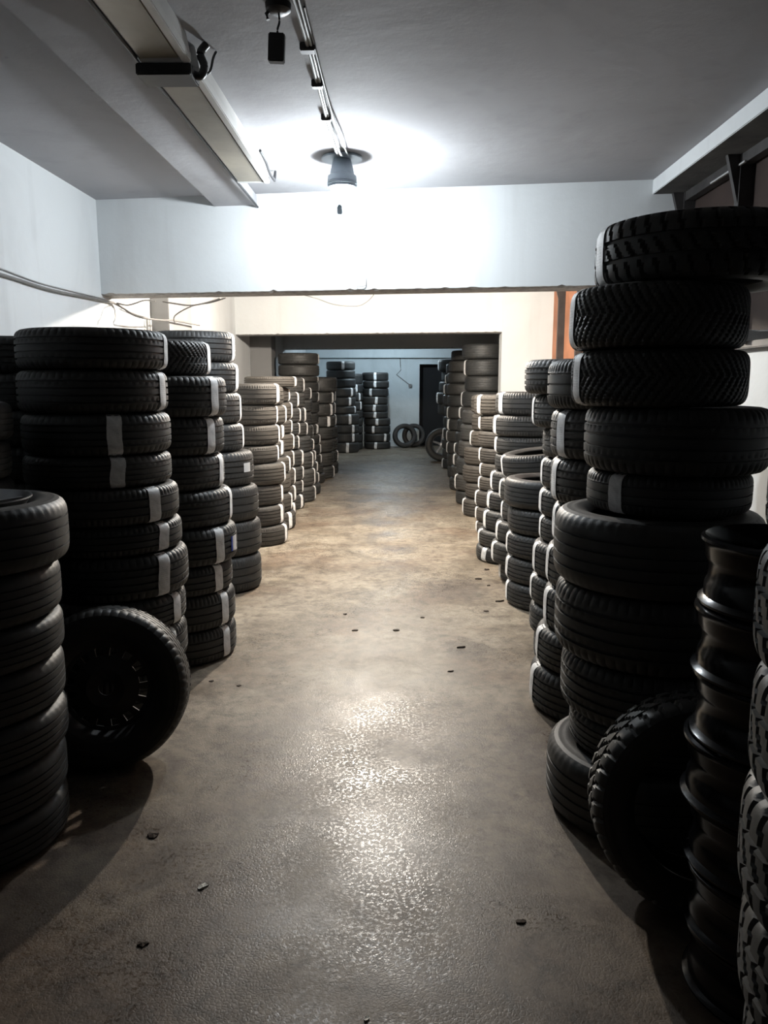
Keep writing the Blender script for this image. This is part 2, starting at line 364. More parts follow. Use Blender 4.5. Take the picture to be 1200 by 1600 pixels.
# ------------------------------------------------------------------ tires
UR, UW, URIM = 0.32, 0.20, 0.205            # unit tire: outer radius, width, bead radius
def env(z):                                   # smooth outer radius of the tread at height z
    t = min(1.0, abs(z)/(UW/2)); return 0.262+(UR-0.262)*(1-t**5.0)**(1/2.6)
ZT = 0.0945
def make_tread(kind, n=240, material='rub'):
    gro = {'A': [-.048, -.017, .017, .048], 'B': [-.042, 0.0, .042], 'C': [], 'D': [-.03, .03], 'E': [-.046, -.015, .015, .046]}[kind]
    hw = {'A': .0042, 'B': .0038, 'C': 0, 'D': .006, 'E': .0028}[kind]
    gd = {'A': .008, 'B': .008, 'C': 0, 'D': .010, 'E': .006}[kind]
    zs = set(np.round(np.linspace(-ZT, ZT, 33 if kind in 'CD' else 23), 5))
    for g in gro:
        zs = {z for z in zs if abs(z-g) > hw+.0015}
        zs |= {g-hw-.0006, g-hw, g+hw, g+hw+.0006}
    zs = sorted(zs); k = len(zs); vs = []
    for i in range(n):
        th = 2*PI*i/n; c, s = math.cos(th), math.sin(th)
        for z in zs:
            r = env(z); d = 0
            for g in gro:
                if abs(z-g) <= hw+1e-6: d = gd
            ph = i/n
            if kind == 'A':
                if abs(z) > .055 and (ph*60) % 1 < .24: d = max(d, .0045*min(1, (abs(z)-.055)/.01))
                elif .020 < abs(z) < .045 and (ph*60+.5) % 1 < .24 and abs(z) > .034: d = max(d, .003)
            elif kind == 'B':
                if abs(z) > .049 and (ph*80) % 1 < .3: d = max(d, .0045)
            elif kind == 'C':
                if (ph*60+abs(z)*22+(.5 if z > 0 else 0)) % 1 < .27: d = max(d, .0075)
            elif kind == 'D':
                if (ph*40+(z*14 if abs(z) < .03 else .5+z*6)) % 1 < .2: d = max(d, .010)
            elif kind == 'E':
                if abs(z) > .066 and (ph*60) % 1 < .24: d = max(d, .002)
            vs.append(((r-d)*c, (r-d)*s, z))
    fs = []
    for i in range(n):
        j = (i+1) % n
        for q in range(k-1): fs.append((i*k+q, j*k+q, j*k+q+1, i*k+q+1))
    m = MB().add(vs, fs); return m.mesh('tread_'+kind, M[material], 35)
def make_casing():
    e = env(ZT)
    half = [(e, ZT), (.284, .0975), (.280, .0985), (.276, .0975), (.262, .0995), (.250, .0995), (.246, .0985), (.236, .0965), (.222, .0905), (.212, .0845), (.205, .080), (.2045, .072),
            (.214, .074), (.236, .084), (.262, .0885), (.285, .082), (.300, .060), (.303, .03)]
    prof = half+[(.303, 0)]+[(r, -z) for r, z in half[::-1]]
    return MB().lathe(prof, 72).mesh('casing', M['rubs'], 40)
TREAD = {k: make_tread(k) for k in 'ABCDE'}
for k in 'ABE': TREAD[k+'d'] = make_tread(k, 160, 'rubd')      # same treads in the rubber coloured as if lamplit
CASING = make_casing()
def make_strip(width, wrap, name, material, z0=None, z1=None, seed=0):
    rnd = random.Random(seed); nt_, nz = 6, 16
    z0 = -wrap if z0 is None else z0; z1 = wrap if z1 is None else z1
    pr = []
    for q in range(nz+1):
        t = z0+(z1-z0)*q/nz
        if abs(t) <= .0986: pr.append((env(t)+.0022, t))
        else: pr.append((env(.096)-(abs(t)-.096)+.002, math.copysign(.1015, t)))
    vs = []; uv = []
    for lay, off in ((0, 0.0), (1, .0012)):
        for i in range(nt_+1):
            for q, (r, z) in enumerate(pr):
                sk = .012*math.sin(q*.35+seed)*seed*.4 + (rnd.uniform(-.003, .003) if i in (0, nt_) else 0)
                a = (i/nt_-.5)*width/UR+sk
                rr = r+off
                vs.append((rr*math.cos(a), rr*math.sin(a), z)); uv.append((i/nt_, q/nz))
    fs = []; k = nz+1; L = (nt_+1)*k
    for i in range(nt_):
        for q in range(nz):
            a = i*k+q
            fs.append((L+a, L+a+k, L+a+k+1, L+a+1)); fs.append((a, a+1, a+k+1, a+k))
    for i in range(nt_):
        for q in (0, nz):
            a = i*k+q; fs.append((a, a+k, L+a+k, L+a))
    for q in range(nz):
        for i in (0, nt_):
            a = i*k+q; fs.append((a, a+1, L+a+1, L+a))
    m = MB().add(vs, fs); m.uv = uv; return m.mesh(name, material, 50)
STRIPS = [make_strip(.062, .0985, 'paper_strip', M['paper'], seed=i) for i in range(4)]
PATCH = make_strip(.085, 0, 'paper_patch', M['sticker'], -.018, .035)
PATCHB = make_strip(.016, 0, 'blue_band', M['blue'], -.045, .035)
PATCHC = make_strip(.060, 0, 'white_sticker', M['sticker'], -.045, .035)

def make_tire(label, group, loc, r, wd, kind, theta=None, rot=(0, 0, 0), name='tire', cat='tire', strip=None):
    t = thing(name, label, cat, group, loc, rot)
    t.scale = (r/UR, r/UR, wd/UW*.992)
    a = obj('tread', TREAD[kind], t); a.rotation_euler.z = random.uniform(0, 6.28)
    c = obj('casing', CASING, t); c.rotation_euler.z = random.uniform(0, 6.28)
    if theta is not None:
        s = obj('paper_strip', strip or random.choice(STRIPS), t); s.rotation_euler.z = theta
        s['label'] = 'white paper strip'
    return t

# stacks: depth, then per tire from the top: x, z of its underside, width, radius, tread, angle of its paper strip
STACKS = {
 'L0': (2.5, [
  (-1.459, 1.005, 0.214, 0.325, 'E', None),
  (-1.497, 0.826, 0.179, 0.325, 'E', None),
  (-1.499, 0.678, 0.148, 0.325, 'E', None),
  (-1.509, 0.5, 0.178, 0.325, 'E', None),
  (-1.509, 0.339, 0.161, 0.325, 'E', None),
  (-1.52, 0.167, 0.172, 0.325, 'E', None),
  (-1.526, 0.0, 0.167, 0.325, 'E', None),
 ]),
 'L1c': (3.05, [
  (-1.886, 1.374, 0.156, 0.31, 'E', None),
  (-1.904, 1.216, 0.158, 0.31, 'E', None),
  (-1.907, 1.052, 0.164, 0.31, 'E', None),
  (-1.927, 0.88, 0.172, 0.31, 'E', None),
  (-1.948, 0.692, 0.189, 0.31, 'E', None),
  (-1.958, 0.499, 0.193, 0.31, 'E', None),
  (-1.982, 0.274, 0.225, 0.31, 'E', None),
  (-1.997, 0.0, 0.274, 0.31, 'E', None),
 ]),
 'L1': (3.64, [
  (-1.435, 1.663, 0.181, 0.335, 'A', 0.061),
  (-1.444, 1.47, 0.193, 0.335, 'A', 6.2),
  (-1.437, 1.282, 0.187, 0.335, 'A', 5.293),
  (-1.442, 1.135, 0.147, 0.335, 'A', 5.319),
  (-1.411, 0.964, 0.171, 0.335, 'B', 5.746),
  (-1.405, 0.822, 0.142, 0.335, 'B', 5.851),
  (-1.381, 0.611, 0.211, 0.335, 'A', 5.72),
  (-1.399, 0.448, 0.163, 0.335, 'A', 6.056),
  (-1.4, 0.25, 0.199, 0.335, 'B', 5.877),
  (-1.417, 0.0, 0.25, 0.335, 'B', 6.113),
 ]),
 'L2': (4.43, [
  (-1.412, 1.643, 0.196, 0.325, 'C', 6.266),
  (-1.326, 1.419, 0.225, 0.325, 'A', 5.873),
  (-1.349, 1.205, 0.214, 0.325, 'A', 5.838),
  (-1.352, 1.007, 0.198, 0.325, 'A', 6.174),
  (-1.314, 0.799, 0.209, 0.325, 'A', 0.004),
  (-1.29, 0.583, 0.216, 0.325, 'A', 5.716),
  (-1.323, 0.411, 0.172, 0.325, 'B', 5.799),
  (-1.314, 0.201, 0.21, 0.325, 'B', 5.886),
  (-1.316, 0.0, 0.201, 0.325, 'B', 5.904),
 ]),
 'L3': (5.97, [
  (-1.589, 1.761, 0.228, 0.32, 'A', 6.192),
  (-1.567, 1.535, 0.226, 0.32, 'A', 6.187),
  (-1.554, 1.301, 0.234, 0.32, 'A', 0.031),
  (-1.541, 1.089, 0.212, 0.32, 'A', 0.031),
  (-1.472, 0.824, 0.265, 0.32, 'A', None),
  (-1.438, 0.555, 0.269, 0.32, 'B', None),
  (-1.425, 0.282, 0.273, 0.32, 'B', None),
  (-1.427, 0.0, 0.282, 0.32, 'B', None),
 ]),
 'L4': (7.73, [
  (-1.507, 1.399, 0.208, 0.31, 'B', 6.03),
  (-1.538, 1.202, 0.197, 0.31, 'B', 6.24),
  (-1.523, 1.004, 0.198, 0.31, 'B', 6.235),
  (-1.534, 0.823, 0.18, 0.31, 'B', 6.235),
  (-1.473, 0.609, 0.215, 0.31, 'A', 6.226),
  (-1.497, 0.405, 0.203, 0.31, 'A', 6.144),
  (-1.488, 0.2, 0.205, 0.31, 'A', 6.021),
  (-1.459, 0.0, 0.2, 0.31, 'B', 6.074),
 ]),
 'L5': (8.52, [
  (-1.594, 1.37, 0.209, 0.31, 'B', None),
  (-1.563, 1.167, 0.204, 0.31, 'B', 6.218),
  (-1.588, 0.997, 0.17, 0.31, 'B', 6.061),
  (-1.592, 0.812, 0.185, 0.31, 'B', 6.004),
  (-1.531, 0.626, 0.186, 0.31, 'B', 6.209),
  (-1.535, 0.402, 0.224, 0.31, 'B', None),
  (-1.518, 0.198, 0.204, 0.31, 'B', 6.209),
  (-1.486, 0.0, 0.198, 0.31, 'B', 5.803),
 ]),
 'L6': (9.25, [
  (-1.539, 1.562, 0.128, 0.31, 'B', 6.104),
  (-1.627, 1.389, 0.174, 0.31, 'B', 6.205),
  (-1.6, 1.184, 0.205, 0.31, 'B', 6.2),
  (-1.603, 1.015, 0.168, 0.31, 'B', 6.2),
  (-1.584, 0.815, 0.2, 0.31, 'B', 6.196),
  (-1.588, 0.606, 0.209, 0.31, 'B', 6.196),
  (-1.576, 0.395, 0.211, 0.31, 'B', 6.196),
  (-1.572, 0.19, 0.205, 0.31, 'B', 6.1),
  (-1.576, 0.0, 0.19, 0.31, 'B', 6.03),
 ]),
 'L7': (9.92, [
  (-1.599, 1.302, 0.201, 0.31, 'B', 6.087),
  (-1.586, 1.116, 0.186, 0.31, 'B', 6.183),
  (-1.598, 0.953, 0.163, 0.31, 'B', 6.183),
  (-1.609, 0.765, 0.188, 0.31, 'B', 6.183),
  (-1.554, 0.559, 0.206, 0.31, 'B', 6.082),
  (-1.558, 0.377, 0.182, 0.31, 'B', 6.178),
  (-1.569, 0.193, 0.184, 0.31, 'B', 6.178),
  (-1.556, 0.0, 0.193, 0.31, 'B', 5.943),
 ]),
 'L8': (10.58, [
  (-1.611, 1.487, 0.198, 0.31, 'B', 6.17),
  (-1.606, 1.288, 0.2, 0.31, 'B', None),
  (-1.591, 1.087, 0.201, 0.31, 'B', 6.065),
  (-1.577, 0.902, 0.184, 0.31, 'B', 6.165),
  (-1.536, 0.681, 0.221, 0.31, 'B', None),
  (-1.504, 0.459, 0.223, 0.31, 'B', 6.157),
  (-1.48, 0.217, 0.242, 0.31, 'B', 6.152),
  (-1.475, 0.0, 0.217, 0.31, 'B', 6.152),
 ]),
 'L9': (11.24, [
  (-1.592, 1.38, 0.174, 0.31, 'B', 6.152),
  (-1.585, 1.205, 0.175, 0.31, 'B', None),
  (-1.597, 1.019, 0.185, 0.31, 'B', None),
  (-1.581, 0.814, 0.205, 0.31, 'B', 0.109),
  (-1.565, 0.645, 0.169, 0.31, 'B', 6.148),
  (-1.539, 0.485, 0.16, 0.31, 'B', 6.144),
  (-1.513, 0.324, 0.161, 0.31, 'B', 6.144),
  (-1.497, 0.162, 0.162, 0.31, 'B', 6.139),
  (-1.48, 0.0, 0.162, 0.31, 'B', None),
 ]),
 'L10': (12.55, [
  (-1.628, 1.905, 0.181, 0.33, 'B', 6.139),
  (-1.631, 1.723, 0.182, 0.33, 'B', None),
  (-1.643, 1.631, 0.091, 0.33, 'B', 6.139),
  (-1.645, 1.478, 0.153, 0.33, 'B', 0.1),
  (-1.637, 1.315, 0.164, 0.33, 'B', 6.135),
  (-1.639, 1.14, 0.175, 0.33, 'B', None),
  (-1.652, 0.964, 0.176, 0.33, 'B', None),
  (-1.644, 0.798, 0.166, 0.33, 'B', 5.952),
  (-1.625, 0.642, 0.156, 0.33, 'B', 6.135),
  (-1.617, 0.475, 0.167, 0.33, 'B', 6.135),
  (-1.608, 0.317, 0.158, 0.33, 'B', 6.13),
  (-1.589, 0.159, 0.158, 0.33, 'B', None),
  (-1.56, 0.0, 0.159, 0.33, 'B', None),
 ]),
 'L11': (13.25, [
  (-1.39, 1.469, 0.249, 0.32, 'B', None),
  (-1.436, 1.274, 0.196, 0.32, 'B', 5.912),
  (-1.438, 1.066, 0.208, 0.32, 'B', 5.777),
  (-1.429, 0.879, 0.187, 0.32, 'B', 5.52),
  (-1.453, 0.669, 0.21, 0.32, 'B', None),
  (-1.467, 0.448, 0.222, 0.32, 'B', None),
  (-1.458, 0.213, 0.234, 0.32, 'B', None),
  (-1.449, 0.0, 0.213, 0.32, 'B', 6.104),
 ]),
 'L12': (13.95, [
  (-1.471, 1.282, 0.238, 0.32, 'B', 6.096),
  (-1.474, 1.066, 0.217, 0.32, 'B', 6.096),
  (-1.464, 0.859, 0.206, 0.32, 'B', 6.096),
  (-1.443, 0.64, 0.219, 0.32, 'B', None),
  (-1.445, 0.42, 0.22, 0.32, 'B', None),
  (-1.436, 0.211, 0.21, 0.32, 'B', 6.091),
  (-1.438, 0.0, 0.211, 0.32, 'B', None),
 ]),
 'L13': (18.3, [
  (-1.392, 1.923, 0.195, 0.34, 'E', 4.948),
  (-1.393, 1.727, 0.195, 0.34, 'E', None),
  (-1.379, 1.516, 0.211, 0.34, 'E', None),
  (-1.38, 1.304, 0.212, 0.34, 'E', 5.598),
  (-1.382, 1.091, 0.213, 0.34, 'E', 5.419),
  (-1.368, 0.909, 0.183, 0.34, 'E', 5.917),
  (-1.308, 0.664, 0.245, 0.34, 'E', 5.162),
  (-1.309, 0.464, 0.2, 0.34, 'E', 5.411),
  (-1.31, 0.248, 0.216, 0.34, 'E', 5.411),
  (-1.312, 0.0, 0.248, 0.34, 'E', 4.974),
 ]),
 'L14': (19.1, [
  (-1.221, 1.596, 0.251, 0.31, 'E', None),
  (-1.222, 1.391, 0.205, 0.31, 'E', 5.284),
  (-1.223, 1.185, 0.206, 0.31, 'E', 5.607),
  (-1.224, 0.963, 0.222, 0.31, 'E', 5.773),
  (-1.225, 0.772, 0.191, 0.31, 'E', None),
  (-1.226, 0.58, 0.192, 0.31, 'E', None),
  (-1.226, 0.387, 0.193, 0.31, 'E', None),
  (-1.227, 0.178, 0.209, 0.31, 'E', None),
  (-1.228, 0.0, 0.178, 0.31, 'E', None),
 ]),
 'L15': (19.35, [
  (-0.616, 1.676, 0.206, 0.33, 'E', 4.734),
  (-0.6, 1.501, 0.175, 0.33, 'E', 4.682),
  (-0.616, 1.293, 0.208, 0.33, 'E', 4.39),
  (-0.632, 1.101, 0.192, 0.33, 'E', 4.874),
  (-0.632, 0.924, 0.177, 0.33, 'E', 4.725),
  (-0.632, 0.763, 0.161, 0.33, 'E', 4.773),
  (-0.567, 0.585, 0.178, 0.33, 'E', 4.721),
  (-0.567, 0.391, 0.194, 0.33, 'E', 4.429),
  (-0.567, 0.179, 0.211, 0.33, 'E', 5.389),
  (-0.567, 0.0, 0.179, 0.33, 'E', 4.621),
 ]),
 'RF0': (17, [
  (1.149, 1.875, 0.245, 0.33, 'E', 3.382),
  (1.235, 1.657, 0.219, 0.33, 'E', None),
  (1.182, 1.423, 0.233, 0.33, 'E', None),
  (1.115, 1.175, 0.248, 0.33, 'E', 3.508),
  (1.16, 0.939, 0.236, 0.33, 'E', None),
  (1.275, 0.717, 0.223, 0.33, 'E', None),
  (1.292, 0.479, 0.238, 0.33, 'E', None),
  (1.295, 0.254, 0.225, 0.33, 'E', None),
  (1.312, 0.0, 0.254, 0.33, 'E', None),
 ]),
 'RF1': (14.8, [
  (1.191, 1.779, 0.203, 0.32, 'E', None),
  (1.17, 1.6, 0.18, 0.32, 'E', 3.36),
  (1.136, 1.407, 0.192, 0.32, 'E', 3.478),
  (1.138, 1.19, 0.217, 0.32, 'E', None),
  (1.165, 0.996, 0.194, 0.32, 'E', None),
  (1.156, 0.776, 0.219, 0.32, 'E', None),
  (1.134, 0.568, 0.208, 0.32, 'E', 3.364),
  (1.124, 0.384, 0.184, 0.32, 'E', None),
  (1.138, 0.198, 0.185, 0.32, 'E', None),
  (1.128, 0.0, 0.198, 0.32, 'E', 3.364),
 ]),
 'RF2': (13.3, [
  (1.187, 1.986, 0.17, 0.32, 'E', None),
  (1.146, 1.794, 0.192, 0.32, 'E', None),
  (1.127, 1.612, 0.182, 0.32, 'E', None),
  (1.118, 1.418, 0.194, 0.32, 'E', None),
  (1.132, 1.223, 0.195, 0.32, 'E', None),
  (1.124, 1.016, 0.207, 0.32, 'E', 3.342),
  (1.116, 0.819, 0.197, 0.32, 'E', 3.539),
  (1.118, 0.622, 0.198, 0.32, 'E', 3.342),
  (1.121, 0.423, 0.199, 0.32, 'E', 3.347),
  (1.135, 0.212, 0.211, 0.32, 'E', None),
  (1.149, 0.0, 0.212, 0.32, 'E', None),
 ]),
 'RF3': (11.75, [
  (1.263, 1.961, 0.224, 0.335, 'E', None),
  (1.286, 1.717, 0.244, 0.335, 'E', 3.399),
  (1.31, 1.491, 0.227, 0.335, 'E', None),
  (1.255, 1.262, 0.228, 0.335, 'E', 3.303),
  (1.22, 1.081, 0.182, 0.335, 'E', 3.408),
  (1.204, 0.888, 0.192, 0.335, 'E', None),
  (1.177, 0.724, 0.164, 0.335, 'E', None),
  (1.16, 0.559, 0.165, 0.335, 'E', 3.312),
  (1.143, 0.374, 0.185, 0.335, 'E', 3.416),
  (1.116, 0.197, 0.177, 0.335, 'E', None),
  (1.099, 0.0, 0.197, 0.335, 'E', None),
 ]),
 'RF4': (10.35, [
  (1.152, 1.077, 0.186, 0.32, 'E', None),
  (1.129, 0.856, 0.221, 0.32, 'E', None),
  (1.107, 0.634, 0.223, 0.32, 'E', None),
  (1.085, 0.409, 0.224, 0.32, 'E', None),
  (1.062, 0.192, 0.217, 0.32, 'E', 3.303),
  (1.083, 0.0, 0.192, 0.32, 'E', None),
 ]),
 'RF5': (9.45, [
  (1.186, 1.254, 0.215, 0.32, 'B', None),
  (1.198, 1.045, 0.209, 0.32, 'B', None),
  (1.178, 0.85, 0.195, 0.32, 'B', 3.272),
  (1.111, 0.63, 0.22, 0.32, 'A', None),
  (1.099, 0.416, 0.214, 0.32, 'A', None),
  (1.134, 0.217, 0.199, 0.32, 'A', None),
  (1.098, 0.0, 0.217, 0.32, 'A', 3.281),
 ]),
 'R6': (8.28, [
  (1.108, 1.277, 0.216, 0.315, 'A', 3.6),
  (1.153, 1.114, 0.163, 0.315, 'A', 3.334),
  (1.156, 0.936, 0.178, 0.315, 'A', None),
  (1.167, 0.771, 0.165, 0.315, 'A', 3.246),
  (1.177, 0.626, 0.145, 0.315, 'A', 3.246),
  (1.166, 0.472, 0.153, 0.315, 'A', 3.251),
  (1.135, 0.297, 0.175, 0.315, 'A', 3.255),
  (1.138, 0.142, 0.155, 0.315, 'A', 3.255),
  (1.148, 0.0, 0.142, 0.315, 'A', 3.251),
 ]),
 'R7': (7, [
  (1.186, 1.33, 0.202, 0.325, 'B', 3.552),
  (1.162, 1.142, 0.187, 0.325, 'B', 3.399),
  (1.184, 0.982, 0.16, 0.325, 'B', 3.286),
  (1.193, 0.827, 0.156, 0.325, 'B', None),
  (1.156, 0.64, 0.186, 0.325, 'A', 3.29),
  (1.125, 0.47, 0.17, 0.325, 'A', 3.355),
  (1.093, 0.287, 0.183, 0.325, 'A', 3.36),
  (1.055, 0.138, 0.149, 0.325, 'A', 3.224),
  (1.04, 0.0, 0.138, 0.325, 'A', 3.704),
 ]),
 'R8': (6.25, [
  (1.144, 0.841, 0.184, 0.315, 'B', 3.19),
  (1.133, 0.666, 0.176, 0.315, 'B', 3.19),
  (1.153, 0.499, 0.167, 0.315, 'B', 3.185),
  (1.109, 0.33, 0.168, 0.315, 'B', 3.272),
  (1.076, 0.15, 0.18, 0.315, 'B', 3.277),
  (1.144, 0.0, 0.15, 0.315, 'B', 3.264),
 ]),
 'R9': (5.55, [
  (1.094, 0.728, 0.208, 0.33, 'E', None),
  (1.123, 0.541, 0.187, 0.33, 'A', None),
  (1.118, 0.366, 0.175, 0.33, 'A', 3.168),
  (1.118, 0.179, 0.187, 0.33, 'A', 3.238),
  (1.123, 0.0, 0.179, 0.33, 'A', 3.163),
 ]),
 'R10': (4.36, [
  (1.019, 1.545, 0.188, 0.32, 'A', None),
  (1.068, 1.361, 0.184, 0.32, 'A', 3.12),
  (1.129, 1.192, 0.169, 0.32, 'A', None),
  (1.127, 1.018, 0.174, 0.32, 'A', 3.107),
  (1.122, 0.86, 0.158, 0.32, 'A', 3.172),
  (1.131, 0.711, 0.149, 0.32, 'A', 3.102),
  (1.095, 0.515, 0.196, 0.32, 'A', 3.176),
  (1.09, 0.343, 0.172, 0.32, 'A', 3.111),
  (1.088, 0.169, 0.174, 0.32, 'A', None),
  (1.116, 0.0, 0.169, 0.32, 'A', None),
 ]),
 'R11': (3.69, [
  (1.025, 1.485, 0.227, 0.325, 'B', None),
  (1.049, 1.256, 0.229, 0.325, 'A', 3.491),
  (1.057, 1.041, 0.216, 0.325, 'A', 3.277),
  (1.075, 0.836, 0.204, 0.325, 'B', 3.124),
  (1.05, 0.628, 0.208, 0.325, 'A', 3.133),
  (1.042, 0.419, 0.209, 0.325, 'A', 3.181),
  (1.013, 0.226, 0.193, 0.325, 'A', 3.137),
  (0.991, 0.0, 0.226, 0.325, 'A', 3.194),
 ]),
 'R12': (2.75, [
  (1.011, 1.921, 0.211, 0.335, 'D', 3.22),
  (0.883, 1.713, 0.208, 0.292, 'C', 3.181),
  (0.898, 1.525, 0.188, 0.292, 'C', 3.281),
  (0.971, 1.302, 0.223, 0.31, 'A', None),
  (0.962, 1.16, 0.142, 0.28, 'B', 3.748),
  (0.927, 0.898, 0.263, 0.36, 'E', None),
  (0.933, 0.632, 0.265, 0.35, 'A', None),
  (0.943, 0.412, 0.22, 0.33, 'A', None),
  (0.952, 0.266, 0.146, 0.3, 'A', None),
  (0.918, 0.0, 0.266, 0.345, 'E', None),
 ]),
 'R15': (1.2, [
  (0.935, 1.336, 0.176, 0.33, 'D', None),
  (0.928, 1.117, 0.22, 0.33, 'D', None),
  (0.94, 0.893, 0.224, 0.33, 'D', None),
  (0.942, 0.666, 0.227, 0.33, 'D', None),
  (0.958, 0.456, 0.21, 0.33, 'D', None),
  (0.975, 0.241, 0.214, 0.33, 'D', None),
  (0.994, 0.0, 0.241, 0.33, 'D', None),
 ]),
 'L1b': (4.12, [
  (-2.03, 1.655, 0.183, 0.315, 'A', None),
  (-2.019641487600213, 1.471, 0.183, 0.315, 'A', None),
  (-2.040458909268963, 1.287, 0.183, 0.315, 'A', None),
  (-2.0297982331941875, 1.103, 0.183, 0.315, 'A', None),
  (-2.0197448131029403, 0.919, 0.183, 0.315, 'A', None),
  (-2.04055634911966, 0.736, 0.183, 0.315, 'A', None),
  (-2.029596523433346, 0.552, 0.183, 0.315, 'A', None),
  (-2.0198510380262844, 0.368, 0.183, 0.315, 'A', None),
  (-2.040650804402978, 0.184, 0.183, 0.315, 'A', None),
  (-2.029394927746318, 0.0, 0.183, 0.315, 'A', None),
 ]),
}

ORD = ['top', 'second', 'third', 'fourth', 'fifth', 'sixth', 'seventh', 'eighth', 'ninth', 'tenth', 'eleventh', 'twelfth', 'thirteenth']
WHERE = {
 'L0': 'the stack at the left picture edge', 'L1c': 'the dark stack against the left wall', 'L1b': 'the wall stack left of the first',
 'L1': 'the tall stack behind the leaning wheel', 'L13': 'the left stack at the back wall',
 'L14': 'the half hidden back wall stack', 'L15': 'the middle stack at the back wall',
 'R12': 'the nearest tower on the right', 'R15': 'the stack at the right picture edge'}
for i, k in enumerate(['L2', 'L3', 'L4', 'L5', 'L6', 'L7', 'L8', 'L9', 'L10', 'L11', 'L12']): WHERE[k] = 'the %s stack along the left side' % ORD[i+1]
for i, k in enumerate(['R11', 'R10', 'R9', 'R8', 'R7', 'R6', 'RF5', 'RF4', 'RF3', 'RF2', 'RF1', 'RF0']): WHERE[k] = 'the %s stack along the right side' % ORD[i+1]
LOOK = {'A': 'ribbed', 'B': 'ribbed', 'C': 'zigzag tread', 'D': 'block tread', 'E': 'black'}
TIRES = {}
LAMPLIT = ('L4', 'L5', 'L6', 'RF5', 'R6')  # stacks whose rubber has the lamplight in its colour
for key, (D, rows) in STACKS.items():
    side = 'left' if key[0] == 'L' else 'right'
    if key in ('L13', 'L14', 'L15'): side = 'back'
    grp = {'left': 'tires stacked along the left side', 'right': 'tires stacked along the right side', 'back': 'tires stacked at the back wall'}[side]
    for i, (cx, z0, wd, r, kind, th) in enumerate(rows):
        pos = 'top one of' if i == 0 else ('bottom one of' if i == len(rows)-1 else ORD[i]+' from top of')
        lamplit = key in LAMPLIT
        look = ('lamplit' if lamplit else LOOK[kind])+' tire'+(' with white strip' if th is not None else '')
        rot = (0, 0, 0)
        big = abs(D) < 7
        if key == 'L0' and i == 0: continue
        if key == 'R8' and i == 0: rot = (0.02, -0.12, 0); z0 += .045
        t = make_tire('%s, %s %s' % (look, pos, WHERE[key]), grp, (cx, D+random.uniform(-.012, .012), z0+wd/2), r, wd, kind+'d' if lamplit else kind, th, rot)
        TIRES[(key, i)] = t
def patch(key, i, th, blue=False):
    t = TIRES[(key, i)]
    if blue:
        s = obj('sticker', PATCHC, t); s.rotation_euler.z = th
        b = obj('blue_band', PATCHB, s); b.rotation_euler.z = -.13
        s['label'] = 'white sticker with blue band'
    else:
        s = obj('sticker', PATCH, t); s.rotation_euler.z = th; s['label'] = 'white square sticker'
patch('L2', 5, -0.10, True); patch('L3', 4, -0.38)

# ------------------------------------------------------------------ wheels with rims
def make_rim(kind, parent, material):
    prof = [(.205, .080), (.213, .083), (.213, .078), (.203, .070), (.196, .060), (.180, .030), (.178, -.02), (.190, -.05), (.203, -.070), (.213, -.078), (.213, -.083), (.205, -.080), (.198, -.065), (.186, -.045), (.173, -.02), (.175, .03), (.190, .058), (.198, .072)]
    rim = obj('rim', MB().lathe(prof, 48, closed=True).mesh('rim', material, 40), parent)
    if kind == 'alloy':
        hub = MB().lathe([(0.0, .062), (.030, .062), (.050, .052), (.055, .03), (.0, .03)], 24)
        obj('hub', hub.mesh('hub', material, 40), rim)
        sp = MB().add([(.03, -.026, .030), (.03, .026, .030), (.190, .020, .045), (.190, -.020, .045), (.03, -.020, .058), (.03, .020, .058), (.192, .013, .070), (.192, -.013, .070)],
                      [(0, 3, 2, 1), (4, 5, 6, 7), (0, 1, 5, 4), (1, 2, 6, 5), (2, 3, 7, 6), (3, 0, 4, 7)]).mesh('spoke', material, bevel=.004)
        for q in range(5):
            s = obj('spoke', sp, rim); s.rotation_euler.z = q*2*PI/5+.3
    else:
        n = 48; vs = []; fs = []
        # pressed disc with sixteen ventilation holes between an inner dish and the outer band
        dish = MB().lathe([(.030, .030), (.075, .045), (.105, .030), (.128, .022), (.128, .018), (.100, .025), (.075, .040), (.030, .025)], n, closed=True)
        obj('disc', dish.mesh('disc', material, 40), rim)
        obj('outer_band', MB().lathe([(.158, .014), (.180, .020), (.180, .014), (.158, .008)], n, closed=True).mesh('outer_band', material, 40), rim)
        br = MB().add([(.126, -.012, .012), (.16, -.015, .006), (.16, .015, .006), (.126, .012, .012), (.126, -.012, .022), (.16, -.015, .014), (.16, .015, .014), (.126, .012, .022)],
                      [(0, 3, 2, 1), (4, 5, 6, 7), (0, 1, 5, 4), (1, 2, 6, 5), (2, 3, 7, 6), (3, 0, 4, 7)]).mesh('bridge', material)
        for q in range(16):
            s = obj('bridge', br, rim); s.rotation_euler.z = q*2*PI/16
    return rim
cx, z0, wd, r, kind, th = STACKS['L0'][1][0]
t = make_tire('worn tire on a grey alloy wheel, topping the stack at left edge', 'wheels with rims', (cx, 2.5, z0+wd/2), r, wd, 'E', None, (0, 0, .4), 'alloy_wheel', 'wheel')
rm = make_rim('alloy', t, M['alloy']); rm.location.z = .026
# wheel leaning against the first tall stack on the left
t = make_tire('ribbed tire on a black steel rim leaning against the first left stack', 'wheels with rims', (-1.235, 3.07, .335), .338, .205, 'A', None, (math.radians(90-9), 0, math.radians(8)), 'leaning_wheel', 'wheel')
make_rim('steel', t, M['steel'])
# wheel standing against the right tower
t = make_tire('dark block tread tire standing upright against the nearest right tower', 'wheels with rims', (.93, 2.20, .335), .335, .20, 'D', None, (math.radians(90-7), 0, math.radians(-6)), 'upright_tire', 'tire')
